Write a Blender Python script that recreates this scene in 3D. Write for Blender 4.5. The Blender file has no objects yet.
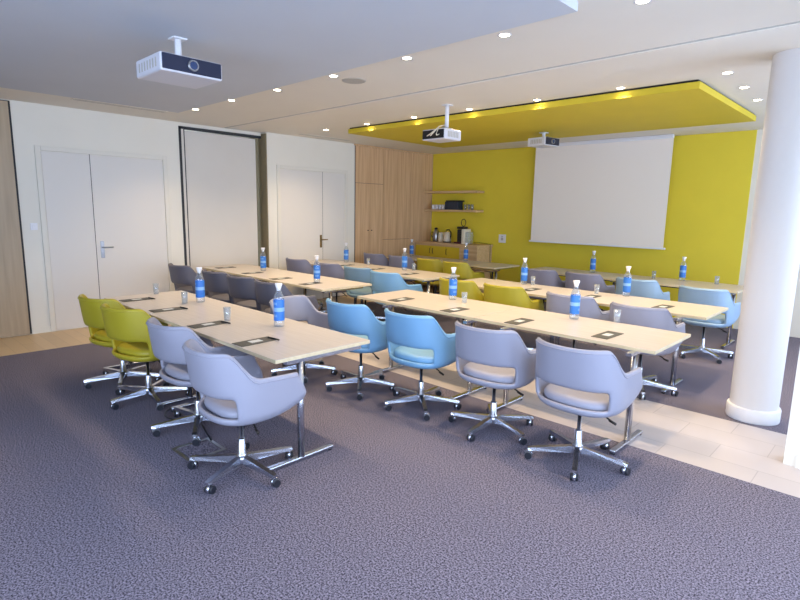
import bpy, bmesh, math, random
from mathutils import Vector, Matrix
random.seed(4)
C = bpy.context.scene.collection
PI = math.pi
Rd = math.radians

# ------------------------------------------------------------------ materials
def srgb(r, g, b):
    f = lambda c: (c/255/12.92) if c/255 <= .04045 else ((c/255+.055)/1.055)**2.4
    return (f(r), f(g), f(b), 1)

def mat(name, col, rough=.5, metal=0, spec=.5, bump=0, bscale=200, vary=0, vscale=5, coat=0):
    m = bpy.data.materials.new(name); m.use_nodes = True
    nt = m.node_tree; b = nt.nodes['Principled BSDF']
    b.inputs['Base Color'].default_value = col
    b.inputs['Roughness'].default_value = rough
    b.inputs['Metallic'].default_value = metal
    b.inputs['Specular IOR Level'].default_value = spec
    if coat: b.inputs['Coat Weight'].default_value = coat
    tc = nt.nodes.new('ShaderNodeTexCoord')
    if vary:
        n = nt.nodes.new('ShaderNodeTexNoise'); n.inputs['Scale'].default_value = vscale
        n.inputs['Detail'].default_value = 5
        nt.links.new(tc.outputs['Object'], n.inputs['Vector'])
        r = nt.nodes.new('ShaderNodeValToRGB')
        r.color_ramp.elements[0].position = .35; r.color_ramp.elements[1].position = .65
        r.color_ramp.elements[0].color = tuple(c*(1-vary) for c in col[:3])+(1,)
        r.color_ramp.elements[1].color = tuple(min(1, c*(1+vary)) for c in col[:3])+(1,)
        nt.links.new(n.outputs['Fac'], r.inputs['Fac']); nt.links.new(r.outputs['Color'], b.inputs['Base Color'])
    if bump:
        n2 = nt.nodes.new('ShaderNodeTexNoise'); n2.inputs['Scale'].default_value = bscale
        nt.links.new(tc.outputs['Object'], n2.inputs['Vector'])
        bp = nt.nodes.new('ShaderNodeBump'); bp.inputs['Strength'].default_value = bump; bp.inputs['Distance'].default_value = .003
        nt.links.new(n2.outputs['Fac'], bp.inputs['Height']); nt.links.new(bp.outputs['Normal'], b.inputs['Normal'])
    return m

def emit(name, col, s):
    m = bpy.data.materials.new(name); m.use_nodes = True
    b = m.node_tree.nodes['Principled BSDF']
    b.inputs['Base Color'].default_value = col
    b.inputs['Emission Color'].default_value = col; b.inputs['Emission Strength'].default_value = s
    return m

def wood(name, c1, c2, axis=2, scale=3.0, rough=.45, planks=0, stretch=14):
    """grain runs along the given axis"""
    m = bpy.data.materials.new(name); m.use_nodes = True
    nt = m.node_tree; b = nt.nodes['Principled BSDF']; b.inputs['Roughness'].default_value = rough
    tc = nt.nodes.new('ShaderNodeTexCoord'); mp = nt.nodes.new('ShaderNodeMapping')
    sc = [stretch]*3; sc[axis] = .7
    mp.inputs['Scale'].default_value = sc
    nt.links.new(tc.outputs['Object'], mp.inputs['Vector'])
    n = nt.nodes.new('ShaderNodeTexNoise'); n.inputs['Scale'].default_value = scale; n.inputs['Detail'].default_value = 6
    nt.links.new(mp.outputs['Vector'], n.inputs['Vector'])
    r = nt.nodes.new('ShaderNodeValToRGB')
    r.color_ramp.elements[0].position = .3; r.color_ramp.elements[1].position = .7
    r.color_ramp.elements[0].color = c1; r.color_ramp.elements[1].color = c2
    nt.links.new(n.outputs['Fac'], r.inputs['Fac']); nt.links.new(r.outputs['Color'], b.inputs['Base Color'])
    return m

def carpet_mat():
    m = bpy.data.materials.new('carpet'); m.use_nodes = True
    nt = m.node_tree; b = nt.nodes['Principled BSDF']
    b.inputs['Roughness'].default_value = .95; b.inputs['Specular IOR Level'].default_value = .15
    tc = nt.nodes.new('ShaderNodeTexCoord')
    n = nt.nodes.new('ShaderNodeTexNoise'); n.inputs['Scale'].default_value = 105; n.inputs['Detail'].default_value = 4; n.inputs['Roughness'].default_value = .75
    nt.links.new(tc.outputs['Object'], n.inputs['Vector'])
    r = nt.nodes.new('ShaderNodeValToRGB')
    r.color_ramp.elements[0].position = .41; r.color_ramp.elements[1].position = .59
    r.color_ramp.elements[0].color = CARPET_A; r.color_ramp.elements[1].color = CARPET_B
    nt.links.new(n.outputs['Fac'], r.inputs['Fac']); nt.links.new(r.outputs['Color'], b.inputs['Base Color'])
    bp = nt.nodes.new('ShaderNodeBump'); bp.inputs['Strength'].default_value = .4; bp.inputs['Distance'].default_value = .003
    nt.links.new(n.outputs['Fac'], bp.inputs['Height']); nt.links.new(bp.outputs['Normal'], b.inputs['Normal'])
    return m

def tile_mat(name, c1, c2, w, h, mortar=.004, rough=.35, bw=.5):
    m = bpy.data.materials.new(name); m.use_nodes = True
    nt = m.node_tree; b = nt.nodes['Principled BSDF']; b.inputs['Roughness'].default_value = rough
    tc = nt.nodes.new('ShaderNodeTexCoord')
    t = nt.nodes.new('ShaderNodeTexBrick'); t.inputs['Scale'].default_value = 1
    t.inputs['Brick Width'].default_value = w; t.inputs['Row Height'].default_value = h
    t.inputs['Mortar Size'].default_value = mortar; t.offset = bw
    t.inputs['Color1'].default_value = c1; t.inputs['Color2'].default_value = c2
    t.inputs['Mortar'].default_value = tuple(c*.75 for c in c1[:3])+(1,)
    nt.links.new(tc.outputs['Object'], t.inputs['Vector'])
    nt.links.new(t.outputs['Color'], b.inputs['Base Color'])
    return m

def glass_mat(name, tint=(.9, .95, 1, 1), refl=.12):
    m = bpy.data.materials.new(name); m.use_nodes = True
    nt = m.node_tree; nt.nodes.remove(nt.nodes['Principled BSDF'])
    out = nt.nodes['Material Output']
    tr = nt.nodes.new('ShaderNodeBsdfTransparent'); tr.inputs['Color'].default_value = tint
    gl = nt.nodes.new('ShaderNodeBsdfGlossy'); gl.inputs['Roughness'].default_value = .08
    df = nt.nodes.new('ShaderNodeBsdfDiffuse'); df.inputs['Color'].default_value = (.85, .9, .95, 1)
    fr = nt.nodes.new('ShaderNodeLayerWeight'); fr.inputs['Blend'].default_value = .35
    mx0 = nt.nodes.new('ShaderNodeMixShader'); mx0.inputs[0].default_value = .35
    nt.links.new(gl.outputs[0], mx0.inputs[1]); nt.links.new(df.outputs[0], mx0.inputs[2])
    ad = nt.nodes.new('ShaderNodeMath'); ad.operation = 'MULTIPLY_ADD'; ad.inputs[1].default_value = .6; ad.inputs[2].default_value = refl
    nt.links.new(fr.outputs['Facing'], ad.inputs[0])
    mx = nt.nodes.new('ShaderNodeMixShader')
    nt.links.new(ad.outputs[0], mx.inputs[0]); nt.links.new(tr.outputs[0], mx.inputs[1]); nt.links.new(mx0.outputs[0], mx.inputs[2])
    nt.links.new(mx.outputs[0], out.inputs['Surface'])
    return m

CARPET_A = srgb(42, 40, 50); CARPET_B = srgb(144, 138, 154)
M = dict(
    wall=mat('white_wall_paint', srgb(224, 219, 206), .8, vary=.015, vscale=2),
    wall_door=mat('door_paint', srgb(216, 211, 203), .55, bump=.02),
    door_trim=mat('door_trim_paint', srgb(218, 213, 200), .5, bump=.02),
    ceiling=mat('ceiling_paint', srgb(226, 220, 208), .85, vary=.01, vscale=2),
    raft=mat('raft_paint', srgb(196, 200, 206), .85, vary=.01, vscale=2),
    yellow=mat('yellow_green_paint', srgb(206, 184, 44), .7, vary=.02, vscale=2),
    yellow_door=mat('yellow_laminate', srgb(212, 182, 38), .5, vary=.02),
    gap_shade=mat('canopy_gap_shadow', srgb(28, 28, 24), .8, vary=.05),
    screen=mat('screen_fabric', srgb(238, 230, 220), .9, bump=.05),
    black=mat('black_plastic', srgb(22, 22, 26), .4, vary=.05),
    gap=mat('dark_gap', srgb(45, 46, 50), .7, vary=.05),
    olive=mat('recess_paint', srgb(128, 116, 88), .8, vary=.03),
    panel=mat('partition_panel_face', srgb(208, 202, 192), .6, vary=.012, vscale=2),
    chrome=mat('polished_chrome', srgb(200, 204, 214), .24, 1),
    steel=mat('brushed_steel', srgb(165, 165, 168), .32, 1, bump=.05, bscale=300),
    brass=mat('bronze_handle', srgb(150, 125, 80), .35, 1, bump=.02),
    wheel=mat('black_rubber', srgb(30, 32, 40), .4, vary=.1, vscale=40),
    white=mat('white_plastic', srgb(225, 225, 228), .4, bump=.02),
    projector=mat('projector_shell', srgb(205, 205, 212), .45, bump=.03),
    navy=mat('dark_navy_plastic', srgb(26, 32, 56), .35, vary=.05),
    tabletop=wood('pale_maple_laminate', srgb(186, 177, 168), srgb(196, 188, 180), axis=0, rough=.33),
    tableedge=wood('table_edge_band', srgb(200, 185, 150), srgb(214, 200, 165), axis=0, rough=.4),
    oak_wall=wood('oak_panel', srgb(160, 140, 112), srgb(178, 157, 128), axis=2, scale=1.4),
    oak=wood('oak_cabinet', srgb(190, 152, 112), srgb(214, 178, 138), axis=2, scale=1.6),
    oak_shelf=wood('oak_shelf', srgb(196, 160, 112), srgb(216, 184, 140), axis=0, scale=1.6),
    parquet=tile_mat('parquet', srgb(190, 165, 128), srgb(204, 178, 140), 1.2, .14, .002, .4),
    tile=tile_mat('pale_stone_tile', srgb(186, 177, 174), srgb(192, 183, 180), .6, .3, .003, .4),
    blue=mat('sky_blue_leather', srgb(118, 164, 200), .42, bump=.12, bscale=160),
    lavender=mat('lavender_grey_leather', srgb(146, 147, 162), .45, bump=.12, bscale=160),
    yellow_seat=mat('lime_yellow_leather', srgb(168, 155, 38), .45, bump=.12, bscale=160),
    slate=mat('slate_grey_leather', srgb(98, 97, 108), .5, bump=.12, bscale=160),
    mauve=mat('mauve_grey_leather', srgb(126, 126, 144), .5, bump=.12, bscale=160),
    pale_blue=mat('pale_blue_leather', srgb(142, 170, 196), .45, bump=.12, bscale=160),
    teal=mat('grey_blue_leather', srgb(112, 142, 164), .45, bump=.12, bscale=160),
    label=mat('blue_label', srgb(44, 112, 196), .4, bump=.02),
    label_light=mat('pale_label', srgb(130, 172, 220), .4, bump=.02),
    label_navy=mat('navy_label', srgb(30, 66, 130), .4, bump=.02),
    glass=glass_mat('clear_glass'),
    water_glass=glass_mat('tumbler_glass', refl=.16),
    paper=mat('charcoal_card', srgb(70, 70, 66), .6, vary=.12, vscale=60),
    card=mat('white_card', srgb(200, 205, 205), .6, bump=.02),
    dark_metal=mat('dark_metal', srgb(54, 50, 48), .5, .6, bump=.03),
    box_blue=mat('dark_blue_box', srgb(30, 44, 62), .5, vary=.15, vscale=20),
    red=mat('dark_red_plastic', srgb(95, 30, 35), .4, vary=.1),
    cream=mat('cream_plastic', srgb(222, 212, 190), .4, bump=.02),
    lamp=emit('lamp_glow', (1, .86, .66, 1), 22),
    grille=mat('grille_paint', srgb(176, 172, 164), .7, bump=.03),
    lens=mat('lens_glass', srgb(60, 75, 110), .08, .2, bump=.01),
)

# ------------------------------------------------------------------ mesh helpers
def bm_new(): return bmesh.new()

def add_box(bm, x0, x1, y0, y1, z0, z1, mi=0, bevel=0, segs=2):
    t = bmesh.new()
    bmesh.ops.create_cube(t, size=1)
    for v in t.verts:
        v.co = Vector(((x0+x1)/2+v.co.x*(x1-x0), (y0+y1)/2+v.co.y*(y1-y0), (z0+z1)/2+v.co.z*(z1-z0)))
    if bevel: bmesh.ops.bevel(t, geom=t.edges[:], offset=bevel, segments=segs, profile=.5, affect='EDGES')
    for f in t.faces: f.material_index = mi
    merge(bm, t)

def merge(bm, t, mx=None):
    if mx is not None: bmesh.ops.transform(t, matrix=mx, verts=t.verts)
    me = bpy.data.meshes.new('tmp'); t.to_mesh(me); t.free(); bm.from_mesh(me); bpy.data.meshes.remove(me)

def add_cyl(bm, p0, p1, r0, r1=None, n=20, mi=0, cap=True):
    p0 = Vector(p0); p1 = Vector(p1); r1 = r0 if r1 is None else r1
    d = p1-p0; q = d.to_track_quat('Z', 'Y')
    a, b = [], []
    for i in range(n):
        w = 2*PI*i/n; o = Vector((math.cos(w), math.sin(w), 0))
        a.append(bm.verts.new(p0+q@(o*r0))); b.append(bm.verts.new(p1+q@(o*r1)))
    for i in range(n):
        f = bm.faces.new((a[i], a[(i+1) % n], b[(i+1) % n], b[i])); f.material_index = mi; f.smooth = True
    if cap:
        f = bm.faces.new(a[::-1]); f.material_index = mi
        f = bm.faces.new(b); f.material_index = mi

def add_lathe(bm, prof, cx=0, cy=0, n=24, mi=0, close=False, seg_mi=None):
    rings = []
    for r, z in prof:
        if r < 1e-5: rings.append([bm.verts.new((cx, cy, z))])
        else: rings.append([bm.verts.new((cx+r*math.cos(2*PI*i/n), cy+r*math.sin(2*PI*i/n), z)) for i in range(n)])
    for k in range(len(rings)-1):
        a, b = rings[k], rings[k+1]; m_ = seg_mi[k] if seg_mi else mi
        for i in range(n):
            j = (i+1) % n
            if len(a) == 1 and len(b) == 1: continue
            if len(a) == 1: f = bm.faces.new((a[0], b[j], b[i]))
            elif len(b) == 1: f = bm.faces.new((a[i], a[j], b[0]))
            else: f = bm.faces.new((a[i], a[j], b[j], b[i]))
            f.material_index = m_; f.smooth = True

def add_tube(bm, pts, r, n=8, mi=0, closed=False):
    pts = [Vector(p) for p in pts]; rings = []
    N = len(pts)
    for i, p in enumerate(pts):
        a = pts[(i-1) % N] if (closed or i > 0) else p
        b = pts[(i+1) % N] if (closed or i < N-1) else p
        d = (b-a).normalized()
        up = Vector((0, 0, 1)) if abs(d.z) < .9 else Vector((1, 0, 0))
        s = d.cross(up).normalized(); u = s.cross(d)
        rings.append([bm.verts.new(p+(s*math.cos(2*PI*k/n)+u*math.sin(2*PI*k/n))*r) for k in range(n)])
    for i in range(N if closed else N-1):
        A, B = rings[i], rings[(i+1) % N]
        for k in range(n):
            f = bm.faces.new((A[k], A[(k+1) % n], B[(k+1) % n], B[k])); f.smooth = True; f.material_index = mi
    if not closed:
        bm.faces.new(rings[0][::-1]).material_index = mi; bm.faces.new(rings[-1]).material_index = mi

def obj(name, bm, mats, parent=None, smooth=False, loc=None):
    bmesh.ops.recalc_face_normals(bm, faces=bm.faces[:])
    me = bpy.data.meshes.new(name); bm.to_mesh(me); bm.free()
    if not isinstance(mats, (list, tuple)): mats = [mats]
    for m in mats: me.materials.append(m)
    if smooth:
        for p in me.polygons: p.use_smooth = True
    o = bpy.data.objects.new(name, me); C.objects.link(o)
    if parent: o.parent = parent
    if loc: o.location = loc
    return o

def box_obj(name, dims, m, parent=None, bevel=0):
    bm = bm_new(); add_box(bm, *dims, bevel=bevel); return obj(name, bm, m, parent)

def tag(o, label, cat, group=None):
    o['label'] = label; o['category'] = cat
    if group: o['group'] = group
    return o

def thing(name, label, cat, loc=(0, 0, 0), rotz=0, group=None):
    o = bpy.data.objects.new(name, None); C.objects.link(o)
    o.empty_display_size = .1
    o.location = loc; o.rotation_euler = (0, 0, rotz)
    return tag(o, label, cat, group)

def struct(name, o):
    o.name = name; o['kind'] = 'structure'; return o

def sbox(name, dims, m): return struct(name, box_obj(name, dims, m))

def kids(o): return [c for c in bpy.data.objects if c.parent == o]
KIDS = {}
def dup(root, loc, rotz=0, label=None, group=None, swap=None):
    r = root.copy(); C.objects.link(r); r.location = loc; r.rotation_euler = (0, 0, rotz)
    if label: r['label'] = label
    if group: r['group'] = group
    if root not in KIDS: KIDS[root] = [(c, kids(c)) for c in kids(root)]
    made = []
    for ch, gs in KIDS[root]:
        c = ch.copy(); C.objects.link(c); c.parent = r; made.append((ch, c))
        for g in gs:
            d = g.copy(); C.objects.link(d); d.parent = c; made.append((g, d))
    return r, made

def bake(o):
    dg = bpy.context.evaluated_depsgraph_get()
    bpy.context.view_layer.update()
    me = bpy.data.meshes.new_from_object(o.evaluated_get(dg))
    o.modifiers.clear(); o.data = me
    for p in me.polygons: p.use_smooth = True

# ------------------------------------------------------------------ dimensions of the room
H = 2.98           # ceiling
XL = -8.35         # left wall with the white doors
XL2 = -8.20        # left wall beyond the partition recess
XC = -8.165         # oak cabinet fronts
YB = 9.50          # yellow wall
XR = 1.9           # window side
YF = -2.8          # wall behind the camera

# floor
sbox('floor', (XL-.9, XR+.2, YF-.2, YB+.2, -.25, -.012), M['gap'])
CP = carpet_mat()
sbox('floor_carpet_front', (-7.33, XR, YF, 3.97, -.012, 0), CP)
sbox('floor_carpet_back', (-7.33, XR, 5.10, YB, -.012, 0), CP)
sbox('floor_tile_strip', (-7.33, XR, 3.97, 5.10, -.012, .001), M['tile'])
sbox('floor_parquet', (XL-.65, -7.33, YF, YB, -.012, .001), M['parquet'])

# ceiling with a flush track for the movable partition
bm = bm_new()
add_box(bm, XL-.9, XR+.2, YF-.2, YB+.2, H, H+.2)
struct('ceiling', obj('ceiling', bm, M['ceiling']))
bm = bm_new()
add_box(bm, XL2-.1, XR, 4.475, 4.50, H-.004, H+.002, 1)
add_box(bm, XL2-.1, XR, 4.50, 4.58, H-.010, H+.002, 0)
add_box(bm, XL2-.1, XR, 4.58, 4.592, H-.004, H+.002, 1)
struct('trim_1', obj('trim_1', bm, [M['ceiling'], M['grille']]))

# lowered ceiling raft over the near part of the room
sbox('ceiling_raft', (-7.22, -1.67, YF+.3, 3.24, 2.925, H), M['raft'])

# left wall
sbox('wall_left', (XL-.15, XL, YF-.2, 3.74, 0, H), M['wall'])
sbox('wall_left_far', (XL-.9, XL2, 5.19, YB+.2, 0, H), M['wall'])
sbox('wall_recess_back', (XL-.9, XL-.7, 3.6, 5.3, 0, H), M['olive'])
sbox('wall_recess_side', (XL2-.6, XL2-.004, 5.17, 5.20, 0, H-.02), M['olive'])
sbox('wall_recess_header', (XL-.7, XL-.0, 3.74, 5.17, 2.925, H), M['wall'])
bm = bm_new()
add_box(bm, XL-.04, XL+.012, 3.74, 3.775, 0, 2.925)
add_box(bm, XL-.04, XL+.006, 3.815, 3.83, 0, 2.90)
add_box(bm, XL-.04, XL+.012, 3.74, 5.165, 2.885, 2.925)
struct('trim_2', obj('trim_2', bm, M['gap']))
sbox('trim_3', (XL-.03, XL+.006, 3.775, 3.815, 0, 2.885), M['panel'])
# stored partition panels
t = thing('partition_panel', 'tall pale folding partition panel parked in the wall opening between the two double doors', 'partition', (XL-.05, 4.4, 0))
box_obj('face', (-.04, .045, -.565, .665, .02, 2.865), M['panel'], t, .004)
box_obj('edge_profile', (-.06, -.04, -.565, .665, .02, 2.865), M['steel'], t)

# oak wall lining at the extreme left
bm = bm_new()
add_box(bm, XL, XL+.03, YF, 1.60, .01, 2.955, 0)
add_box(bm, XL, XL+.012, 1.60, 1.625, .01, 2.965, 1)
add_box(bm, XL, XL+.012, YF, 1.62, 2.955, 2.968, 1)
struct('wall_left_oak_lining', obj('wall_left_oak_lining', bm, [M['oak_wall'], M['gap']]))
sbox('baseboard_left', (XL, XL+.014, 1.63, 1.84, 0, .08), M['wall'])

# doors
def double_door(n, X, y0, y1, ztop, seam, handle, hy, hz, closer=False):
    bm = bm_new()
    w = .065
    add_box(bm, X-.02, X+.022, y0, y0+w, 0, ztop, bevel=.006)
    add_box(bm, X-.02, X+.022, y1-w, y1, 0, ztop, bevel=.006)
    add_box(bm, X-.02, X+.022, y0+w, y1-w, ztop-w, ztop, bevel=.006)
    fr = struct('door_%d' % n, obj('door_%d' % n, bm, M['door_trim']))
    for a, b in ((y0+w+.004, seam-.004), (seam+.004, y1-w-.004)):
        box_obj('door_leaf', (X-.01, X+.006, a, b, .012, ztop-w-.005), M['wall_door'], fr, .002)
    box_obj('door_seam', (X-.01, X+.003, seam-.006, seam+.006, .012, ztop-w), M['gap'], fr)
    box_obj('threshold_gap', (X-.01, X+.004, seam, y1-w, .001, .012), M['gap'], fr)
    bm = bm_new()
    add_box(bm, X+.006, X+.016, hy-.024, hy+.024, hz-.13, hz+.11, bevel=.004)
    add_cyl(bm, (X+.012, hy, hz+.02), (X+.06, hy, hz+.02), .010)
    add_cyl(bm, (X+.055, hy-.005, hz+.02), (X+.055, hy+.13, hz+.02), .010)
    add_cyl(bm, (X+.012, hy, hz-.08), (X+.024, hy, hz-.08), .015)
    obj('door_handle', bm, handle, fr)
    return fr
double_door(1, XL, 1.84, 3.54, 2.46, 2.48, M['steel'], 2.56, 1.10)
double_door(2, XL2, 5.37, 6.98, 2.46, 6.37, M['brass'], 6.32, 1.12)
# switch plate
t = thing('light_switch', 'small white light switch plate on the wall left of the near double door', 'switch', (XL, 1.76, 1.42))
box_obj('plate', (0, .01, -.04, .04, -.045, .045), M['white'], t, .003)
box_obj('rocker', (.01, .015, -.022, .022, -.028, .028), M['white'], t, .002)

# far wall, yellow up to x=-1.93, white beyond
sbox('wall_back', (XL2-.2, XR+.2, YB, YB+.2, 0, H), M['wall'])
sbox('wall_back_yellow', (XC, -1.93, YB-.012, YB, 0, H-.002), mat('yellow_paint_lit_wall', srgb(224, 203, 56), .7, vary=.02, vscale=2))  # same yellow as the canopy, lightened to paint in the brighter light here

# window side (right) and wall behind the camera: piers, sill and lintel around wide windows
sbox('wall_right_sill', (XR, XR+.2, YF, YB, 0, .35), M['wall'])
sbox('wall_right_lintel', (XR, XR+.2, YF, YB, 2.75, H), M['wall'])
for i, (a, b) in enumerate(((YF-.2, YF+.3), (.9, 1.1), (3.9, 4.9), (7.0, 7.2), (YB-.3, YB+.2))):
    sbox('wall_right_pier' + ('' if i == 0 else '_%s' % 'abcd'[i-1]), (XR, XR+.2, a, b, 0, H), M['wall'])
sbox('wall_front_sill', (XL-.2, XR+.2, YF-.2, YF, 0, .35), M['wall'])
sbox('wall_front_lintel', (XL-.2, XR+.2, YF-.2, YF, 2.75, H), M['wall'])
for i, (a, b) in enumerate(((XL-.2, -3.4), (-.9, -.7), (XR-.2, XR+.2))):
    sbox('wall_front_pier' + ('' if i == 0 else '_%s' % 'abc'[i-1]), (a, b, YF-.2, YF, 0, H), M['wall'])
def window(n, horiz, a, b):
    bm = bm_new(); w = .05
    def bar(p0, p1, z0, z1):
        if horiz: add_box(bm, p0, p1, YF-.12, YF-.06, z0, z1)
        else: add_box(bm, XR+.06, XR+.12, p0, p1, z0, z1)
    bar(a, a+w, .35, 2.75); bar(b-w, b, .35, 2.75); bar((a+b)/2-w/2, (a+b)/2+w/2, .35, 2.75)
    bar(a, b, .35, .4); bar(a, b, 2.7, 2.75)
    struct('window_%d' % n, obj('window_%d' % n, bm, M['white']))
for n, (h, a, b) in enumerate(((0, YF+.3, .9), (0, 1.1, 3.9), (0, 4.9, 7.0), (0, 7.2, YB-.3), (1, -3.4, -.9), (1, -.7, XR-.2))):
    window(n+1, h, a, b)

# white wall return beside the column
bm = bm_new()
add_box(bm, -.50, .60, 4.46, 4.60, 0, H)
struct('wall_return', obj('wall_return', bm, M['wall']))
sbox('baseboard_return', (-.43, .60, 4.446, 4.46, 0, .09), M['wall'])

# column
t = thing('round_column', 'thick round white column with a base ring at the right edge of the room', 'column', (-.86, 5.34, 0))
bm = bm_new(); add_lathe(bm, [(.180, 0), (.180, H)], n=64); obj('shaft', bm, mat('column_paint', srgb(216, 214, 214), .6, bump=.02), t)
bm = bm_new(); add_lathe(bm, [(.17, .001), (.198, .001), (.2, .01), (.2, .105), (.194, .118), (.179, .12)], n=64); obj('base_ring', bm, M['white'], t)

# ------------------------------------------------------------------ canopy
t = thing('yellow_canopy', 'large flat yellow-green panel hung under the ceiling before the yellow wall', 'ceiling panel', (-4.18, 6.9, H))
bm = bm_new(); add_box(bm, -2.52, 2.51, -1.18, 1.18, -.085, -.02, bevel=.003); obj('panel', bm, M['yellow'], t)
bm = bm_new(); add_box(bm, -2.50, 2.49, -1.165, 1.165, -.02, -.0005); obj('gap_shadow_slab', bm, M['gap_shade'], t)  # near-black slab painted in as the shade between canopy and ceiling

# ------------------------------------------------------------------ downlights
def downlight():
    t = thing('ceiling_downlight', '', 'light', (0, 0, 0), 0, 'recessed ceiling downlights')
    bm = bm_new(); add_lathe(bm, [(.034, -.001), (.05, -.003), (.052, -.001), (.052, .0)], n=24); obj('trim_ring', bm, M['white'], t)
    bm = bm_new(); add_lathe(bm, [(0, -.002), (.036, -.002)], n=24); obj('lamp', bm, M['lamp'], t)
    return t
DL = downlight()
names = [((-7.09, 3.42), 'front-row downlight closest to the left wall, above the partition panel'),
 ((-6.15, 3.42), 'second downlight from the left wall in the front row'),
 ((-5.22, 3.45), 'third downlight from the left wall in the front row'),
 ((-4.26, 3.45), 'front-row downlight beside the round ceiling speaker'),
 ((-3.30, 3.46), 'front-row downlight just right of the ceiling speaker'),
 ((-2.35, 3.48), 'downlight next to the corner of the lowered ceiling'),
 ((-1.38, 3.48), 'downlight cut by the top edge of the photo'),
 ((-7.16, 5.64), 'small downlight left of the canopy near the left wall'),
 ((-6.18, 5.64), 'small downlight at the left corner of the yellow canopy'),
 ((-5.22, 5.64), 'downlight before the canopy, next right of its left corner'),
 ((-4.27, 5.63), 'downlight just right of the white projector pole'),
 ((-3.33, 5.64), 'downlight before the middle of the yellow canopy'),
 ((-2.38, 5.64), 'downlight before the right third of the yellow canopy'),
 ((-1.43, 5.64), 'downlight off the right corner of the canopy, nearest of three'),
 ((-1.45, 6.36), 'middle downlight of three beside the canopy and column'),
 ((-1.48, 7.12), 'farthest of three downlights between canopy and column')]
for i, ((x, y), lb) in enumerate(names):
    if i == 0: DL.location = (x, y, H); DL['label'] = lb; r = DL
    else: r, _ = dup(DL, (x, y, H), 0, lb)
LIGHTPOS = [n[0] for n in names]
SPOT_W = 92
for (x, y) in LIGHTPOS:
    L = bpy.data.lights.new('downlight_lamp', 'SPOT'); L.energy = SPOT_W; L.color = (1, .75, .46)
    L.spot_size = Rd(125); L.spot_blend = .8; L.shadow_soft_size = .05
    o = bpy.data.objects.new('downlight_lamp', L); C.objects.link(o); o.location = (x, y, H-.02)

# shelf-side and cabinet-side downlights behind the canopy strip
t = thing('ceiling_speaker', 'round flush white loudspeaker in the ceiling next to the downlight row', 'speaker', (-4.25, 3.70, H))
bm = bm_new(); add_lathe(bm, [(0, -.004), (.10, -.004), (.115, -.006), (.12, 0)], n=32); obj('cover', bm, M['grille'], t)
for nm, lb, x, y0, y1 in (('air_slot', 'long slot air grille in the ceiling above the near double door', -7.62, 2.12, 3.26),
                          ('air_slot', 'slot air grille in the ceiling above the far double door', -7.88, 5.63, 6.76)):
    t = thing(nm, lb, 'air vent', (x, (y0+y1)/2, H)); L_ = (y1-y0)/2
    bm = bm_new(); add_box(bm, -.06, .06, -L_, L_, -.004, 0); obj('frame', bm, M['ceiling'], t)
    bm = bm_new(); add_box(bm, -.045, -.02, -L_+.02, L_-.02, -.006, -.004); add_box(bm, .02, .045, -L_+.02, L_-.02, -.006, -.004); obj('slot', bm, M['grille'], t)

# ------------------------------------------------------------------ projectors
def projector(label, loc, rz, mountz, sx, sy, sz, lens_side='x', pole_off=(0, 0), cables=False):
    """origin at the centre of the body underside; lens looks to local +X"""
    t = thing('ceiling_projector', label, 'projector', loc, rz, None)
    bm = bm_new(); add_box(bm, -sx/2, sx/2, -sy/2, sy/2, 0, sz, bevel=.014, segs=3); obj('body', bm, M['projector'], t)
    bm = bm_new(); add_box(bm, sx/2-.004, sx/2+.008, -sy/2+.012, sy/2-.012, .012, sz-.008, bevel=.004); fp = obj('front_panel', bm, M['navy'], t)
    bm = bm_new()
    ly = .0
    add_cyl(bm, (sx/2+.0, ly, sz*.52), (sx/2+.022, ly, sz*.52), .040, .036, n=28, mi=0)
    add_cyl(bm, (sx/2+.0221, ly, sz*.52), (sx/2+.024, ly, sz*.52), .027, .024, n=28, mi=1)
    obj('lens', bm, [M['steel'], M['lens']], t)
    bm = bm_new()
    for k in range(7):
        add_box(bm, -sx/2+.06+k*(sx-.14)/6, -sx/2+.078+k*(sx-.14)/6, -sy/2-.002, -sy/2+.003, .03, sz-.03)
    obj('vent', bm, M['grille'], t)
    if cables:
        bm = bm_new(); add_box(bm, -sx/2-.006, -sx/2+.004, -sy/2+.012, sy/2-.012, .012, sz-.012, bevel=.003); obj('connector_panel', bm, M['black'], t)
        bm = bm_new()
        for k, yy in enumerate((-.10, .02, .08)):
            pts = [(-sx/2-.004, yy, sz*.45)] + [(-sx/2-.05*math.sin(PI*j/8)-.01, yy+(pole_off[1]-yy)*(j/8)**1.5, sz*.45-.03*math.sin(PI*j/8)+(sz*.7)*(j/8)**2) for j in range(1, 9)] + [(pole_off[0]-.02, pole_off[1], sz+.05)]
            add_tube(bm, pts, .006, 6)
        obj('cable', bm, M['cream'], t)
    # bracket and pole up to the ceiling
    px, py = pole_off
    bm = bm_new()
    add_box(bm, px-.07, px+.07, py-.05, py+.05, sz, sz+.012, bevel=.002)
    for s in (-1, 1):
        add_box(bm, px-.07*s-.012, px-.07*s+.012, py-.012, py+.012, sz, sz+.022)
    obj('bracket', bm, M['steel'], t)
    top = mountz-loc[2]
    bm = bm_new(); add_cyl(bm, (px, py, sz+.012), (px, py, top-.001), .024, n=20)
    add_box(bm, px-.05, px+.05, py-.05, py+.05, top-.012, top-.001, bevel=.003); obj('pole', bm, M['white'], t)
    return t
projector('large white projector with navy front under the near lowered ceiling', (-3.99, 1.815, 2.615), 0, 2.925, .42, .445, .12, pole_off=(-.09, .04))
projector('projector on a long white pole with black connector side towards the camera', (-4.40, 5.26, 2.57), PI/2, H, .32, .36, .125, pole_off=(-.03, -.10), cables=True)
projector('small projector hung under the yellow canopy beside the screen', (-4.22, 7.40, 2.69), Rd(-8), H-.085, .32, .34, .12)

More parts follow.
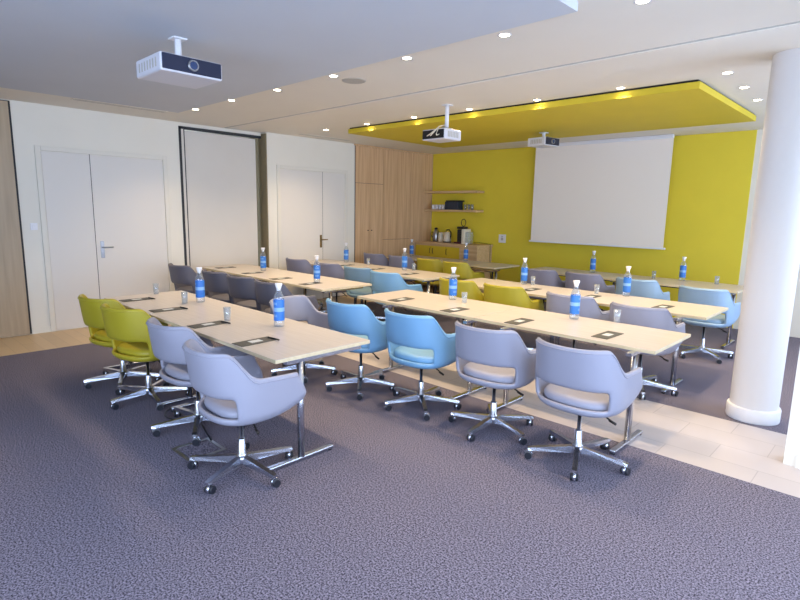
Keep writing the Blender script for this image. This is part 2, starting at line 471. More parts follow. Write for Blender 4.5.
# ------------------------------------------------------------------ screen
t = thing('projection_screen', 'large white roll-down projection screen in front of the yellow wall', 'screen', (-4.215, 9.27, 0))
box_obj('screen_fabric', (-1.215, 1.215, -.003, .003, 1.19, 2.92), M['screen'], t)
bm = bm_new(); add_box(bm, -1.25, 1.25, -.016, .016, 1.165, 1.195, bevel=.006); obj('bottom_bar', bm, M['white'], t)
bm = bm_new(); add_box(bm, -1.215, 1.215, -.03, .03, 2.92, H-.001, bevel=.01); obj('roller_case', bm, M['white'], t)

# ------------------------------------------------------------------ built-in oak cabinets
def cab(y0, y1, z0, z1, label, doors, handles, cat='cabinet'):
    t = thing('tall_cabinet', label, cat, (XC, (y0+y1)/2, 0)); m_ = (y0+y1)/2
    box_obj('carcass', (-.034, -.016, y0-m_, y1-m_, z0, z1), M['gap'], t)
    for a, b, c, d in doors:
        box_obj('door', (-.02, 0, a-m_+.0025, b-m_-.0025, c+.0035, d-.0035), M['oak'], t)
    for y, z in handles:
        bm = bm_new(); add_cyl(bm, (0, y-m_, z), (.022, y-m_, z), .010); obj('knob', bm, M['dark_metal'], t)
cab(7.17, 7.93, .08, 2.95, 'tall oak cabinet next to the far double door, with upper and lower doors',
    [(7.17, 7.55, .08, 2.24), (7.55, 7.93, .08, 2.24), (7.17, 7.55, 2.24, 2.95), (7.55, 7.93, 2.24, 2.95)], [(7.50, 1.30), (7.60, 1.30)])
cab(7.935, 8.76, .08, 2.95, 'tall plain oak cabinet in the middle of the built-in row',
    [(7.935, 8.35, 1.10, 2.95), (8.35, 8.76, 1.10, 2.95), (7.935, 8.76, .60, 1.10), (7.935, 8.76, .08, .60)], [])
cab(8.765, 9.48, .08, 2.95, 'tall oak cabinet in the corner against the yellow wall',
    [(8.765, 9.12, .08, 2.95), (9.12, 9.48, .08, 2.95)], [])
sbox('trim_4', (XL2, XC, 7.15, YB, 2.95, H), M['oak'])
sbox('baseboard_cabinets', (XL2, XC-.01, 7.17, YB, 0, .08), M['oak'])

# counter
t = thing('coffee_counter', 'oak coffee counter with yellow doors in the far left corner', 'counter', (-7.25, 9.2, 0))
box_obj('worktop', (-.91, .81, -.27, .285, 1.0, 1.04), M['oak_shelf'], t, .003)
box_obj('carcass', (-.905, .34, -.235, .28, .08, 1.0), M['oak_shelf'], t)
box_obj('end_unit', (.34, .79, -.25, .28, .0, 1.0), M['oak_shelf'], t)
for a, b, hs in ((-.90, -.42, -.46), (-.42, -.04, -.38), (-.04, .34, 0.0)):
    d = box_obj('door', (a+.003, b-.003, -.252, -.235, .10, .965), M['yellow_door'], t)
    bm = bm_new(); add_tube(bm, [(hs, -.252, .80), (hs, -.275, .81), (hs, -.275, .91), (hs, -.252, .92)], .006); obj('handle', bm, M['dark_metal'], d)
# shelves
for z, lb in ((2.15, 'upper empty oak wall shelf in the far left corner'), (1.75, 'lower oak wall shelf holding mugs and a dark box')):
    t = tag(box_obj('wall_shelf', (XC, -6.72, 9.22, YB-.012, z-.045, z), M['oak_shelf'], None, .003), lb, 'shelf')
# mugs on the shelf
def mug_mesh():
    bm = bm_new()
    add_lathe(bm, [(0, 0), (.028, 0), (.036, .01), (.038, .105), (.034, .105), (.031, .012), (0, .010)], n=20)
    return bm
mg = thing('white_mug', '', 'mug', (0, 0, 0), 0, 'white mugs on the lower shelf')
obj('body', mug_mesh(), M['white'], mg)
bm = bm_new(); add_tube(bm, [(.036, 0, .085), (.058, 0, .08), (.064, 0, .055), (.056, 0, .03), (.035, 0, .025)], .005, 6); obj('handle', bm, M['white'], mg)
pos = [-7.98, -7.885, -7.79, -7.695]
mlab = ['white mug at the left end of the lower shelf, against the cabinet', 'second white mug from the cabinet on the lower shelf',
        'third white mug from the cabinet on the lower shelf', 'white mug next to the dark blue box on the shelf']
for i, x in enumerate(pos):
    if i == 0: mg.location = (x, 9.33, 1.751); mg.rotation_euler = (0, 0, PI/2); mg['label'] = mlab[0]
    else: dup(mg, (x, 9.33, 1.751), PI/2, mlab[i])
t = thing('storage_box', 'dark blue box with a lid on the lower wall shelf', 'box', (-7.40, 9.34, 1.751))
box_obj('body', (-.19, .17, -.09, .09, 0, .17), M['box_blue'], t, .008)
box_obj('lid', (-.16, .21, -.095, .095, .171, .20), M['black'], t, .006)
def tumbler(name='tumbler'):
    bm = bm_new()
    add_lathe(bm, [(0, 0), (.026, 0), (.031, .115), (.029, .115), (.025, .008), (0, .008)], n=20)
    return obj(name, bm, M['water_glass'])
for i, (x, lb) in enumerate(((-7.09, 'clear glass beside the dark box on the lower shelf'), (-7.0, 'middle one of three clear glasses on the lower shelf'), (-6.91, 'clear glass nearest the right end of the lower shelf'))):
    if i == 0: sg = tumbler('shelf_glass'); tag(sg, lb, 'glass', 'glasses on the lower shelf'); sg.location = (x, 9.34, 1.751)
    else:
        g = sg.copy(); C.objects.link(g); g['label'] = lb; g.location = (x, 9.34, 1.751)
# counter things
t = thing('coffee_pot', 'grey thermos jug on the counter beside the oak cabinet', 'jug', (-7.83, 9.27, 1.041))
bm = bm_new(); add_lathe(bm, [(0, 0), (.065, 0), (.075, .03), (.075, .16), (.05, .24), (.035, .27), (0, .27)], n=24); obj('body', bm, M['steel'], t)
bm = bm_new(); add_lathe(bm, [(.036, .271), (.04, .28), (.03, .31), (0, .315)], n=20); obj('lid', bm, M['black'], t)
bm = bm_new(); add_tube(bm, [(-.07, -.0, .20), (-.12, 0, .21), (-.125, 0, .12), (-.075, 0, .07)], .01, 8); obj('handle', bm, M['black'], t)
t = thing('milk_jug', 'cream jug on the counter between the thermos and the kettle', 'jug', (-7.665, 9.24, 1.041))
bm = bm_new(); add_lathe(bm, [(0, 0), (.05, 0), (.058, .06), (.048, .16), (.052, .21), (.046, .21), (.04, .15), (0, .05)], n=24); obj('body', bm, M['cream'], t)
bm = bm_new(); add_tube(bm, [(.05, 0, .18), (.085, 0, .17), (.088, 0, .09), (.055, 0, .06)], .008, 8); obj('handle', bm, M['cream'], t)
t = thing('kettle', 'cream electric kettle with a dark handle on the coffee counter', 'kettle', (-7.48, 9.24, 1.041))
bm = bm_new(); add_lathe(bm, [(0, .02), (.085, .02), (.088, .05), (.07, .17), (.045, .225), (0, .235)], n=28); obj('body', bm, M['cream'], t)
bm = bm_new(); add_lathe(bm, [(0, 0), (.09, 0), (.09, .018), (0, .018)], n=28); obj('base', bm, M['black'], t)
bm = bm_new(); add_tube(bm, [(-.04, 0, .225), (-.02, 0, .27), (.05, 0, .275), (.10, 0, .22), (.095, 0, .12), (.075, 0, .08)], .013, 8); obj('handle', bm, M['black'], t)
bm = bm_new(); add_cyl(bm, (-.06, 0, .17), (-.105, 0, .21), .022, .012, n=12); obj('spout', bm, M['cream'], t)
t = thing('coffee_machine', 'black and cream capsule coffee machine on the counter', 'coffee machine', (-7.0, 9.23, 1.041))
bm = bm_new(); add_box(bm, -.13, .0, -.10, .12, 0, .30, bevel=.015); obj('body', bm, M['black'], t)
bm = bm_new(); add_box(bm, .003, .07, -.12, .12, 0, .31, bevel=.01); obj('front_column', bm, M['cream'], t)
bm = bm_new(); add_box(bm, -.16, -.02, -.16, -.10, 0, .035, bevel=.006); obj('drip_tray', bm, M['red'], t)
bm = bm_new(); add_box(bm, -.12, .04, -.13, .06, .31, .36, bevel=.014); obj('head', bm, M['black'], t)
bm = bm_new(); add_tube(bm, [(-.04+.06*math.cos(w), 0, .44+.075*math.sin(w)) for w in [2*PI*k/20 for k in range(20)]], .008, 8, closed=True); obj('lever_ring', bm, M['black'], t)
bm = bm_new(); add_box(bm, .075, .15, -.08, .10, 0, .25, bevel=.012); obj('water_tank', bm, M['water_glass'], t)
bm = bm_new(); add_tube(bm, [(.16, .12, .02), (.30, .13, .03), (.45, .13, .02), (.572, .13, .015), (.58, .13, -.24), (.57, .17, -.54), (.56, .24, -.74)], .006, 6); obj('power_cord', bm, M['black'], t)
t = thing('wall_socket', 'square white socket plate on the yellow wall right of the shelves', 'socket', (-6.22, YB-.012, 1.18))
box_obj('plate', (-.085, .085, -.012, 0, -.085, .085), M['white'], t, .003)
bm = bm_new(); add_cyl(bm, (0, -.012, -.01), (0, -.016, -.01), .03, n=20); add_box(bm, -.02, .02, -.017, -.012, .03, .05); obj('insert', bm, M['grille'], t)

# ------------------------------------------------------------------ tables
TZ = .76
LEGY = -.22
def make_table(L, la, lb, W=.82):
    """origin: floor under the table centre; la, lb = x of the two leg frames from the centre"""
    t = thing('conference_table', '', 'table', (0, 0, 0), 0, 'pale wood conference tables')
    bm = bm_new()
    add_box(bm, -L/2, L/2, -W/2, W/2, TZ-.026, TZ, bevel=.002)
    for f in bm.faces: f.material_index = 0 if f.calc_center_median().z > TZ-.003 else 1
    obj('tabletop', bm, [M['tabletop'], M['tableedge']], t)
    bm = bm_new()
    add_box(bm, la, lb, LEGY+.10, LEGY+.13, TZ-.075, TZ-.045)
    obj('crossbar', bm, M['dark_metal'], t)
    for x in (la, lb):
        bm = bm_new()
        add_cyl(bm, (x, LEGY, .03), (x, LEGY, TZ-.05), .024, n=24)
        add_box(bm, x-.022, x+.022, LEGY-.12, W/2-.10, TZ-.055, TZ-.0265, bevel=.003)
        lg = obj('leg', bm, M['chrome'], t)
        bm = bm_new()
        add_box(bm, x-.022, x+.022, LEGY-.27, LEGY+.27, .012, .036, bevel=.008)
        for s in (-.25, .25): add_cyl(bm, (x, LEGY+s, 0.001), (x, LEGY+s, .014), .018, n=12, mi=1)
        obj('foot', bm, [M['chrome'], M['wheel']], lg)
    return t
T16 = make_table(1.6, -.72, .72)          # right tables
def put_table(proto, first, x0, y0, label, L=1.6, legx=None, dy=0):
    loc = (x0+L/2, y0+.41, 0)
    if first: proto.location = loc; proto['label'] = label; r = proto; legs = [c for c in kids(proto) if c.name.startswith('leg')]; KIDS[proto] = [(c, kids(c)) for c in kids(proto)]
    else: r, made = dup(proto, loc, 0, label); legs = [c for sname, c in made if sname.name.startswith('leg')]
    for k, l in enumerate(legs):
        l.location.y = dy
        l.location.x = 0 if legx is None else legx[k]
    return r
put_table(T16, True, -4.46, 1.84, 'nearest pale wood table, in front of the two grey-lavender chairs', legx=(0, .05), dy=.02)
put_table(T16, False, -6.06, 1.84, 'pale wood table behind the two near yellow chairs')
put_table(T16, False, -4.465, 3.95, 'pale wood table before the two big sky blue chairs', legx=(.42, .04), dy=-.14)
put_table(T16, False, -2.86, 3.95, 'pale wood table with its end near the column, beside two lavender chairs', legx=(.29, -.07), dy=-.16)
put_table(T16, False, -8.30, 3.95, 'pale wood table by the parked partition panel')
put_table(T16, False, -6.70, 3.95, 'pale wood table ending left of the first sky blue chair')
put_table(T16, False, -4.585, 5.67, 'pale wood table in the third row behind the yellow chairs there')
put_table(T16, False, -2.98, 5.67, 'pale wood table in the third row, ending before a pale blue chair', legx=(0, -.16), dy=-.18)
put_table(T16, False, -8.19, 5.67, 'pale wood table near the far double door, third row')
put_table(T16, False, -6.585, 5.67, 'pale wood table behind the grey-blue and blue chairs, third row left')
put_table(T16, False, -4.82, 7.98, 'last row pale wood table under the projection screen')
put_table(T16, False, -3.215, 7.98, 'last row pale wood table along the yellow wall, nearest the column')
T13 = make_table(1.38, -.5, .6)
put_table(T13, True, -8.03, 7.82, 'short pale wood table against the oak cabinets', 1.38)
put_table(T13, False, -6.64, 7.82, 'short pale wood table before the coffee counter', 1.38)
t = thing('side_table', 'small dark side table on a thin post right of the last yellow chair', 'side table', (-5.36, 7.62, 0))
bm = bm_new(); add_box(bm, -.25, .25, -.14, .14, .72, .745, bevel=.006); obj('table_top', bm, mat('dark_brown_laminate', srgb(92, 72, 52), .5, vary=.1), t)
bm = bm_new(); add_cyl(bm, (.2, .0, .02), (.2, .0, .72), .018, n=16); obj('post', bm, M['dark_metal'], t)
bm = bm_new(); add_lathe(bm, [(0, 0), (.15, 0), (.15, .012), (.02, .02), (0, .02)], .2, 0, n=28); obj('base_plate', bm, M['dark_metal'], t)

# ------------------------------------------------------------------ chairs
SA, SB, SF = .290, .235, .28     # half width, depth of the back curve, length of the arms
def plan(u, s=1.0, back=0.0, flat=0.0):
    a = abs(u); sg = 1 if u >= 0 else -1
    if a <= .62:
        ph = a/.62*PI/2
        x = SA*math.sin(ph)**.78; y = -SB*math.cos(ph)**.78 - back*math.cos(ph)
    else:
        w = (a-.62)/.38
        x = SA - .012*w*w; y = SF*w
    return sg*x, y
def smooth(e0, e1, v):
    t_ = max(0, min(1, (v-e0)/(e1-e0))); return t_*t_*(3-2*t_)
def ztop(u):
    a = abs(u)
    return .888-.006*(1-min(1, a/.4)) - .180*smooth(.37, .60, a) - .010*smooth(.62, 1, a)
def chair_shell():
    NU = 36
    bm = bm_new(); grid = []
    # lower bowl levels: (scale x, scale y, z)
    low = [(0.0, .25, .418), (.45, .62, .418), (.78, .86, .422), (.93, .955, .438), (.985, .99, .468)]
    ts = [0, .13, .28, .46, .68, .9, 1.0]
    for k in range(len(low)+len(ts)):
        row = []
        for i in range(NU+1):
            u = -1+2*i/NU; a = abs(u)
            w = max(0, (a-.62)/.38)
            lift = .075*w*w
            if k < len(low):
                sx, sy, z = low[k]
                x, y = plan(u)
                y2 = y*sy if y < 0 else y*(sy*.3+.7)+.04*w*sx
                row.append(bm.verts.new((x*sx, y2, z+lift*(.4+.6*sx))))
            else:
                t_ = ts[k-len(low)]
                zb = .482+lift; zt = ztop(u)
                z = zb+(zt-zb)*t_
                hgt = max(0, (z-.46)/.39)
                x, y = plan(u, back=.065*hgt)
                # arms lean forward at their ends, top flares out a touch
                fx = 1+.02*math.sin(PI*min(1, hgt*1.2))
                if w > 0: y += w*(.07*(1-t_)-.03)
                row.append(bm.verts.new((x*fx, y, z)))
        grid.append(row)
    lo = len(low)-1
    for k in range(len(grid)-1):
        for i in range(NU):
            um = abs(-1+2*(i+.5)/NU)
            if k in (lo+0, lo+1, lo+2) and um < .38: continue      # slot between seat and back
            q = (grid[k][i], grid[k][i+1], grid[k+1][i+1], grid[k+1][i])
            bm.faces.new(q)
    bmesh.ops.remove_doubles(bm, verts=bm.verts[:], dist=.0015)
    return bm
def make_chair():
    t = thing('tub_chair', '', 'chair', (0, 0, 0), 0, 'swivel tub chairs at the tables')
    sh = obj('shell', chair_shell(), M['lavender'], t)
    s = sh.modifiers.new('s', 'SOLIDIFY'); s.thickness = .030; s.offset = 0
    b = sh.modifiers.new('b', 'SUBSURF'); b.levels = 1; b.render_levels = 1
    bake(sh)
    # seat cushion
    bm = bm_new(); n = 40; rings = []
    for sc, z in ((.0, .43), (.80, .43), (.93, .445), (.97, .47), (.965, .49), (.92, .507), (.80, .514), (.45, .510), (0, .508)):
        r = []
        for i in range(n):
            w = 2*PI*i/n; cs, sn = math.cos(w), math.sin(w)
            x = .262*math.copysign(abs(cs)**.7, cs)*sc
            y = .235*math.copysign(abs(sn)**.7, sn)*sc + .035
            r.append(bm.verts.new((x, y, z + (.012 if sn > 0 else 0)*abs(sn)*sc)))
        rings.append(r)
    for k in range(len(rings)-1):
        for i in range(n):
            j = (i+1) % n
            bm.faces.new((rings[k][i], rings[k][j], rings[k+1][j], rings[k+1][i]))
    bmesh.ops.remove_doubles(bm, verts=bm.verts[:], dist=.0005)
    obj('seat', bm, M['lavender'], t, smooth=True)
    # piping just below the rim, outside
    bm = bm_new(); pts = []
    for i in range(61):
        u = -.985+1.97*i/60; z = ztop(u)-.024
        w = max(0, (abs(u)-.62)/.38)
        hgt = (z-.46)/.39
        x, y = plan(u, back=.065*hgt)
        zb = .482+.075*w*w; tt = (z-zb)/(ztop(u)-zb)
        if w > 0: y += w*(.07*(1-tt)-.03)
        fx = 1+.02*math.sin(PI*min(1, hgt*1.2))
        nx, ny = (x, min(y, 0)); l = math.hypot(nx, ny) or 1
        pts.append((x*fx+nx/l*.0155, y+ny/l*.0155, z))
    add_tube(bm, pts, .0042, 6); obj('piping', bm, M['lavender'], t)
    # swivel plate + lever
    bm = bm_new(); add_box(bm, -.09, .09, -.07, .09, .388, .416, bevel=.005); obj('swivel_plate', bm, M['dark_metal'], t)
    bm = bm_new(); add_tube(bm, [(.05, .02, .40), (.16, 0, .385), (.25, -.02, .355)], .006, 8); add_cyl(bm, (.21, -.012, .364), (.26, -.022, .352), .009, n=10)
    obj('lever', bm, M['dark_metal'], t)
    # gas column
    bm = bm_new(); add_lathe(bm, [(0, .07), (.034, .07), (.036, .09), (.034, .125), (.026, .13), (.0255, .225), (.022, .232), (.0135, .234), (.0135, .395), (0, .395)], n=24); obj('gas_column', bm, M['chrome'], t)
    # star base
    bm = bm_new()
    add_lathe(bm, [(.0, .062), (.042, .062), (.046, .075), (.046, .105), (.038, .118), (.0, .118)], n=24)
    for k in range(5):
        w = 2*PI*k/5+.3; c, s_ = math.cos(w), math.sin(w)
        def P(r, l, z): return bm.verts.new((r*c-l*s_, r*s_+l*c, z))
        A = [P(.03, -.022, .066), P(.03, .022, .066), P(.03, .018, .114), P(.03, -.018, .114)]
        B = [P(.31, -.020, .068), P(.31, .020, .068), P(.31, .016, .092), P(.31, -.016, .092)]
        E_ = [P(.345, -.018, .069), P(.345, .018, .069), P(.345, .014, .086), P(.345, -.014, .086)]
        for X, Y in ((A, B), (B, E_)):
            for i in range(4): bm.faces.new((X[i], X[(i+1) % 4], Y[(i+1) % 4], Y[i]))
        bm.faces.new(A[::-1]); bm.faces.new(E_)
    sb = obj('star_base', bm, M['chrome'], t)
    for k in range(5):
        w = 2*PI*k/5+.3; c, s_ = .325*math.cos(w), .325*math.sin(w); tw = random.uniform(0, 2*PI)
        bm = bm_new()
        d = Vector((math.cos(tw), math.sin(tw), 0)); sd = Vector((-d.y, d.x, 0))
        p = Vector((c, s_, 0))
        add_cyl(bm, p+Vector((0, 0, .045)), p+Vector((0, 0, .072)), .009, n=12)
        q = p+d*.012
        hood = bmesh.new(); add_cyl(hood, q+Vector((0, 0, .030))-sd*.010, q+Vector((0, 0, .030))+sd*.010, .031, n=18); merge(bm, hood)
        for sgn in (-1, 1):
            add_cyl(bm, q+Vector((0, 0, .0275))+sd*.011*sgn, q+Vector((0, 0, .0275))+sd*.026*sgn, .027, .024, n=18, mi=1)
        obj('castor', bm, [M['chrome'], M['wheel']], sb)
    return t
CH = make_chair()
CHROOT = []
def colour(o, m):
    o.material_slots[0].link = 'OBJECT'; o.material_slots[0].material = m
def put_chair(x, y, rz, col, label, spin=0):
    if not CHROOT:
        r = CH; CHROOT.append(r)
        KIDS[CH] = [(c, kids(c)) for c in kids(CH)]
        made = [(c, c) for c, g in KIDS[CH]]
        CH.location = (x, y, 0); CH.rotation_euler = (0, 0, Rd(rz)); CH['label'] = label
    else:
        r, made = dup(CH, (x, y, 0), Rd(rz), label)
    for src, c in made:
        n = src.name.split('.')[0]
        if n in ('shell', 'seat', 'piping'): colour(c, M[col])
        if n == 'star_base': c.rotation_euler = (0, 0, Rd(spin-rz))
    return r
CHAIRS = [
 # row nearest the camera, in front of the left table
 (-3.03, 1.68, -2, 'lavender', 'lavender grey tub chair nearest the camera, at the end of the nearest table', 60),
 (-3.90, 1.80, 4, 'lavender', 'lavender grey tub chair between the nearest one and the yellow chairs', 24),
 (-4.80, 1.77, 14, 'yellow_seat', 'yellow tub chair in the front left group, next to the lavender chairs', 46),
 (-5.45, 1.78, 14, 'yellow_seat', 'farthest left yellow tub chair, in front of the near double door', 30),
 # second row, left block
 (-7.74, 3.58, 4, 'slate', 'dark grey tub chair farthest left, beside the near door frame', 0),
 (-6.72, 3.60, 4, 'slate', 'dark grey tub chair behind the left blue-labelled bottle', 12),
 (-6.05, 3.60, 4, 'slate', 'dark grey tub chair in the middle of the second row on the left', 40),
 (-5.40, 3.60, 2, 'slate', 'dark grey tub chair behind the bottle on the nearest table', 60),
 (-4.51, 3.24, -78, 'lavender', 'low lavender grey tub chair turned sideways just left of the first sky blue chair', 20),
 # second row, right block
 (-3.75, 3.37, 2, 'blue', 'sky blue tub chair on the left of the two big blue ones', 10),
 (-3.02, 3.43, 2, 'blue', 'sky blue tub chair on the right of the two big blue ones', 14),
 (-2.28, 3.47, 4, 'lavender', 'lavender grey tub chair next to the right sky blue chair', 40),
 (-1.55, 3.44, 0, 'lavender', 'large lavender grey tub chair at the right end of the second row', 60),
 # third row, left block
 (-7.56, 5.50, 4, 'mauve', 'greyish tub chair nearest the far double door in the third row', 0),
 (-6.72, 5.50, 4, 'mauve', 'greyish tub chair behind the bottle of the second row table', 20),
 (-5.98, 5.46, 6, 'teal', 'grey-blue tub chair left of the brighter blue one, third row', 30),
 (-5.28, 5.36, 2, 'blue', 'blue tub chair at the right end of the third row left block', 50),
 # third row, right block
 (-4.14, 5.50, 4, 'yellow_seat', 'yellow tub chair in the third row, left of the other yellow one', 0),
 (-3.46, 5.52, 2, 'yellow_seat', 'yellow tub chair in the third row, beside the lavender chairs', 20),
 (-2.60, 5.48, 0, 'lavender', 'lavender grey tub chair behind the bottle with the flared top, third row', 40),
 (-1.84, 5.36, 0, 'lavender', 'lavender grey tub chair at the right end of the third row', 64),
 # fourth row, left block
 (-7.66, 7.38, 4, 'mauve', 'mauve grey tub chair nearest the oak cabinets, fourth row', 0),
 (-7.00, 7.42, 4, 'mauve', 'mauve grey tub chair beside the fourth row yellow chairs', 20),
 (-6.28, 7.42, 2, 'yellow_seat', 'yellow tub chair left of its yellow neighbour, before the counter', 40),
 (-5.62, 7.36, 0, 'yellow_seat', 'yellow tub chair at the right end of the row before the counter', 60),
 # fourth row, right block
 (-4.12, 7.52, 2, 'mauve', 'mauve grey tub chair behind a bottle, left below the screen', 0),
 (-3.44, 7.56, 0, 'mauve', 'mauve grey tub chair below the middle of the screen', 20),
 (-2.66, 7.50, 0, 'pale_blue', 'pale blue-grey tub chair behind the third row bottle on the right', 40),
 (-1.78, 7.26, -2, 'pale_blue', 'pale blue tub chair left of the column, in the last row', 12),
]
for c in CHAIRS:
    r = put_chair(*c)
    if 'turned sideways' in c[4]:      # this one has its gas lift lowered
        for ch in kids(r):
            if ch.name.split('.')[0] in ('shell', 'seat', 'piping', 'swivel_plate', 'lever'): ch.location.z = -.095

# ------------------------------------------------------------------ bottles, glasses, folders
def make_bottle():
    t = thing('water_bottle', '', 'bottle', (0, 0, 0), 0, 'water bottles on the tables')
    bm = bm_new()
    add_lathe(bm, [(0, .004), (.038, .0), (.043, .012), (.043, .225), (.036, .255), (.022, .285), (.018, .30), (.018, .32)], n=28)
    obj('body', bm, M['glass'], t)
    bm = bm_new()
    add_lathe(bm, [(.0440, .050), (.0442, .052), (.0442, .125)], n=28, mi=0)
    add_lathe(bm, [(.0442, .125), (.0442, .158)], n=28, mi=1)
    add_lathe(bm, [(.0442, .158), (.0442, .222), (.0440, .224)], n=28, mi=0)
    for k in range(5):     # pale lettering strokes on the blue band
        w = -2.3+k*.22
        for (z0, z1) in ((.080, .102), (.180, .200)):
            c, s_ = math.cos(w), math.sin(w)
            p = Vector((c*.0446, s_*.0446, 0)); sd = Vector((-s_, c, 0))*.0025
            v = [bm.verts.new(p-sd+Vector((0, 0, z0))), bm.verts.new(p+sd+Vector((0, 0, z0))), bm.verts.new(p+sd+Vector((0, 0, z1))), bm.verts.new(p-sd+Vector((0, 0, z1)))]
            bm.faces.new(v).material_index = 1
    obj('label', bm, [M['label'], M['label_light']], t)
    bm = bm_new()
    add_lathe(bm, [(.0, .295), (.017, .295), (.019, .312), (.029, .345), (.029, .355), (0, .355)], n=24)
    obj('stopper', bm, M['white'], t)
    return t
BT = make_bottle()
BOT = [((-5.19, 2.47), 'blue-labelled bottle on the nearest table row, left one'),
 ((-3.71, 2.43), 'blue-labelled bottle on the nearest table, right one, closest to the camera'),
 ((-7.20, 4.45), 'blue-labelled bottle in front of the dark recess beside the partition panel'),
 ((-5.66, 4.30), 'blue-labelled bottle on the second row table left of the blue chairs'),
 ((-3.62, 4.60), 'blue-labelled bottle standing in front of the yellow chairs, second row'),
 ((-2.21, 4.62), 'blue-labelled bottle with a flared top before a lavender chair back'),
 ((-7.52, 6.38), 'blue-labelled bottle beside the far double door frame'),
 ((-5.97, 6.30), 'blue-labelled bottle in front of the fourth row yellow chair, third row table'),
 ((-7.74, 8.38), 'blue-labelled bottle on the far table before the oak cabinets and counter'),
 ((-6.36, 8.45), 'blue-labelled bottle in front of the counter end panel'),
 ((-3.80, 6.37), 'blue-labelled bottle at the left end of the third row right block'),
 ((-2.44, 6.42), 'blue-labelled bottle in front of the pale blue-grey chair, third row'),
 ((-3.85, 8.60), 'bottle standing under the middle of the projection screen, last row'),
 ((-2.49, 8.66), 'bottle standing before the yellow wall, last row nearest the column')]
for i, ((x, y), lb) in enumerate(BOT):
    if i == 0: BT.location = (x, y, TZ+.001); BT['label'] = lb
    else: dup(BT, (x, y, TZ+.001), i*.4, lb)
GL = [((-5.97, 2.34), 'clear tumbler at the far left end of the nearest table row'),
 ((-5.22, 2.32), 'clear tumbler near the left bottle of the nearest table row'),
 ((-4.18, 2.22), 'clear tumbler nearest the camera, behind a charcoal folder'),
 ((-1.88, 4.78), 'clear tumbler near the right end of the second row table'),
 ((-3.40, 4.52), 'clear tumbler right of the bottle before the yellow chairs'),
 ((-6.90, 6.36), 'clear tumbler in front of the mauve chair, third row left'),
 ((-5.86, 6.40), 'clear tumbler right of the bottle before the fourth row yellow chair'),
 ((-3.68, 6.40), 'clear tumbler beside the bottle left below the screen'),
 ((-2.75, 6.30), 'clear tumbler on the third row table before a mauve chair'),
 ((-2.86, 8.55), 'clear tumbler on the last row table right of the screen'),
 ((-2.02, 8.62), 'clear tumbler on the last row table nearest the column')]
g0 = None
for i, ((x, y), lb) in enumerate(GL):
    if g0 is None: g0 = tumbler('tumbler'); g = g0
    else: g = g0.copy(); C.objects.link(g)
    tag(g, lb, 'glass', 'tumblers on the tables'); g.location = (x, y, TZ+.001)

def make_folder():
    t = thing('paper_folder', '', 'folder', (0, 0, 0), 0, 'charcoal folders laid on the tables')
    box_obj('cover', (-.066, .066, -.15, .15, 0, .004), M['paper'], t, .001)
    box_obj('title_card', (-.030, .030, -.045, .050, .0041, .005), M['card'], t)
    return t
FD = make_folder()
FOL = [((-5.72, 2.04), 'charcoal folder in front of the farthest left yellow chair'),
 ((-4.98, 2.05), 'charcoal folder in front of the second yellow chair'),
 ((-4.13, 2.02), 'charcoal folder at the middle lavender chair of the nearest table'),
 ((-3.37, 2.00), 'charcoal folder nearest the camera, at the end of the nearest table'),
 ((-3.98, 4.16), 'charcoal folder in front of the left sky blue chair'),
 ((-3.21, 4.12), 'charcoal folder in front of the right sky blue chair'),
 ((-2.48, 4.12), 'charcoal folder before the middle lavender chair, second row right'),
 ((-1.71, 4.19), 'charcoal folder at the right end of the second row table'),
 ((-7.94, 4.22), 'charcoal folder at the far left end of the second row'),
 ((-7.05, 4.17), 'charcoal folder behind the left dark grey chairs, second row'),
 ((-6.26, 4.14), 'charcoal folder on the second row beside the recess bottle'),
 ((-5.60, 4.15), 'charcoal folder at the right end of the left second row table'),
 ((-7.10, 6.02), 'charcoal folder at the left of the third row, left block'),
 ((-6.34, 6.02), 'charcoal folder before the grey-blue chair, third row'),
 ((-5.55, 5.98), 'charcoal folder before the blue chair, third row left block'),
 ((-1.87, 5.96), 'charcoal folder at the right end of the third row table'),
 ((-3.46, 5.98), 'charcoal folder before the third row yellow chair'),
 ((-2.69, 6.02), 'charcoal folder before a lavender chair in the third row'),
 ((-6.90, 8.10), 'charcoal folder on the table against the oak cabinets')]
for i, ((x, y), lb) in enumerate(FOL):
    if i == 0: FD.location = (x, y, TZ+.001); FD['label'] = lb
    else: dup(FD, (x, y, TZ+.001), random.uniform(-.08, .08), lb)
pen0 = None
for i, (x, y, lb) in enumerate(((-5.66, 2.17, 'black pen on the folder of the farthest yellow chair'), (-4.93, 2.18, 'black pen on the folder of the second yellow chair'),
                                (-4.08, 2.15, 'black pen on the folder of the middle lavender chair'), (-3.33, 2.13, 'black pen on the folder nearest the camera'))):
    if pen0 is None:
        bm = bm_new(); add_cyl(bm, (-.065, 0, .006), (.06, 0, .006), .006, n=10); add_cyl(bm, (.06, 0, .006), (.072, 0, .006), .005, .0015, n=10); pen0 = obj('pen', bm, M['black']); g = pen0
    else: g = pen0.copy(); C.objects.link(g)
    tag(g, lb, 'pen', 'pens lying on the folders'); g.location = (x, y, TZ+.0055); g.rotation_euler = (0, 0, .1)

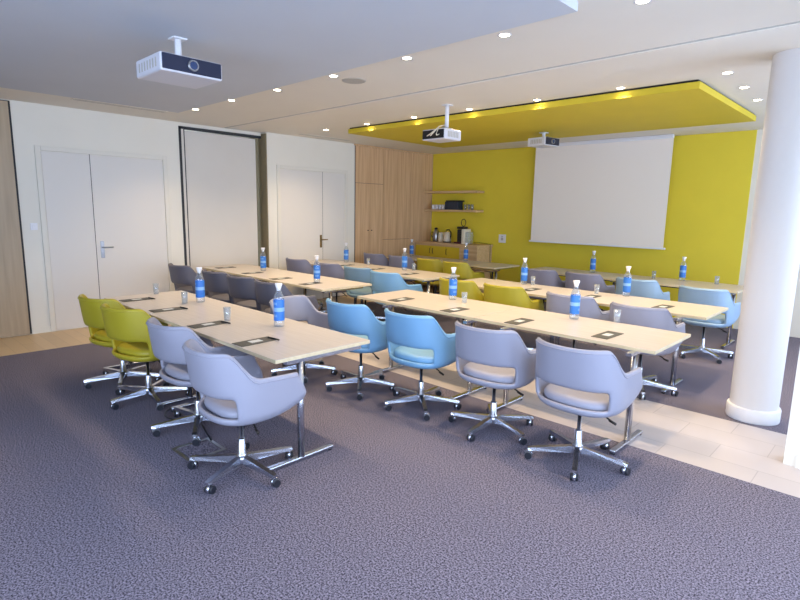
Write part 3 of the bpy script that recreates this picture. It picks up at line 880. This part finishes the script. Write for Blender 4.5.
# floor box under the nearest chairs and its cable
t = thing('floor_box', 'square metal floor socket frame let into the carpet under the nearest chairs', 'floor box', (-3.53, 1.62, 0))
bm = bm_new()
for a in ((-.14, .14, -.14, -.115), (-.14, .14, .115, .14), (-.14, -.115, -.115, .115), (.115, .14, -.115, .115)): add_box(bm, *a, .0005, .006, bevel=.001)
obj('frame', bm, M['steel'], t)
box_obj('lid', (-.114, .114, -.114, .114, .0005, .003), CP, t)
bm = bm_new()
pts = [(-3.60, 1.75, .008)]
for k in range(28):
    w = k/27*2.2*PI; pts.append((-4.24+.20*math.cos(w)*(1-.1*k/27), 1.86+.17*math.sin(w), .008+.0005*k))
pts += [(-4.25, 2.1, .02), (-4.30, 2.2, .012)]
add_tube(bm, pts, .006, 6)
tag(obj('floor_cable', bm, M['black']), 'black power cable looped on the carpet beneath the nearest table row', 'cable')

# ------------------------------------------------------------------ daylight
w = bpy.data.worlds.new('World'); bpy.context.scene.world = w; w.use_nodes = True
nt = w.node_tree; bg = nt.nodes['Background']
bg.inputs['Color'].default_value = (.60, .74, 1.0, 1); bg.inputs['Strength'].default_value = 8.6
def portal(horiz, a, b):
    L = bpy.data.lights.new('window_portal', 'AREA'); L.shape = 'RECTANGLE'; L.size = b-a; L.size_y = 2.4
    L.cycles.is_portal = True
    o = bpy.data.objects.new('window_portal', L); C.objects.link(o)
    if horiz: o.location = ((a+b)/2, YF-.02, 1.55); o.rotation_euler = (Rd(90), 0, 0)
    else: o.location = (XR+.02, (a+b)/2, 1.55); o.rotation_euler = (Rd(90), 0, Rd(90))
for h, a, b in ((0, YF+.3, .9), (0, 1.1, 3.9), (0, 4.9, 7.0), (0, 7.2, YB-.3), (1, -3.4, -.9), (1, -.7, XR-.2)): portal(h, a, b)

# ------------------------------------------------------------------ camera
yaw, pitch, roll, fpx = .765731662, .165934506, .0187745038, 536.476689
f = Vector((-math.sin(yaw)*math.cos(pitch), math.cos(yaw)*math.cos(pitch), -math.sin(pitch)))
r = Vector((math.cos(yaw), math.sin(yaw), 0)); u = r.cross(f)
r2 = r*math.cos(roll)+u*math.sin(roll); u2 = -r*math.sin(roll)+u*math.cos(roll)
mx = Matrix((( r2.x, u2.x, -f.x, 0), (r2.y, u2.y, -f.y, 0), (r2.z, u2.z, -f.z, 1.72), (0, 0, 0, 1)))
cd = bpy.data.cameras.new('Camera'); cam = bpy.data.objects.new('Camera', cd); C.objects.link(cam)
cam.matrix_world = mx; cd.sensor_width = 36; cd.lens = fpx/800*36; cd.clip_start = .05
bpy.context.scene.camera = cam

sc = bpy.context.scene
sc.view_settings.view_transform = 'Standard'; sc.view_settings.look = 'None'
sc.view_settings.gamma = 1; sc.view_settings.exposure = 0.0; sc.view_settings.use_curve_mapping = False
sc.cycles.use_denoising = True
sc.cycles.max_bounces = 10; sc.cycles.diffuse_bounces = 6; sc.cycles.transparent_max_bounces = 16
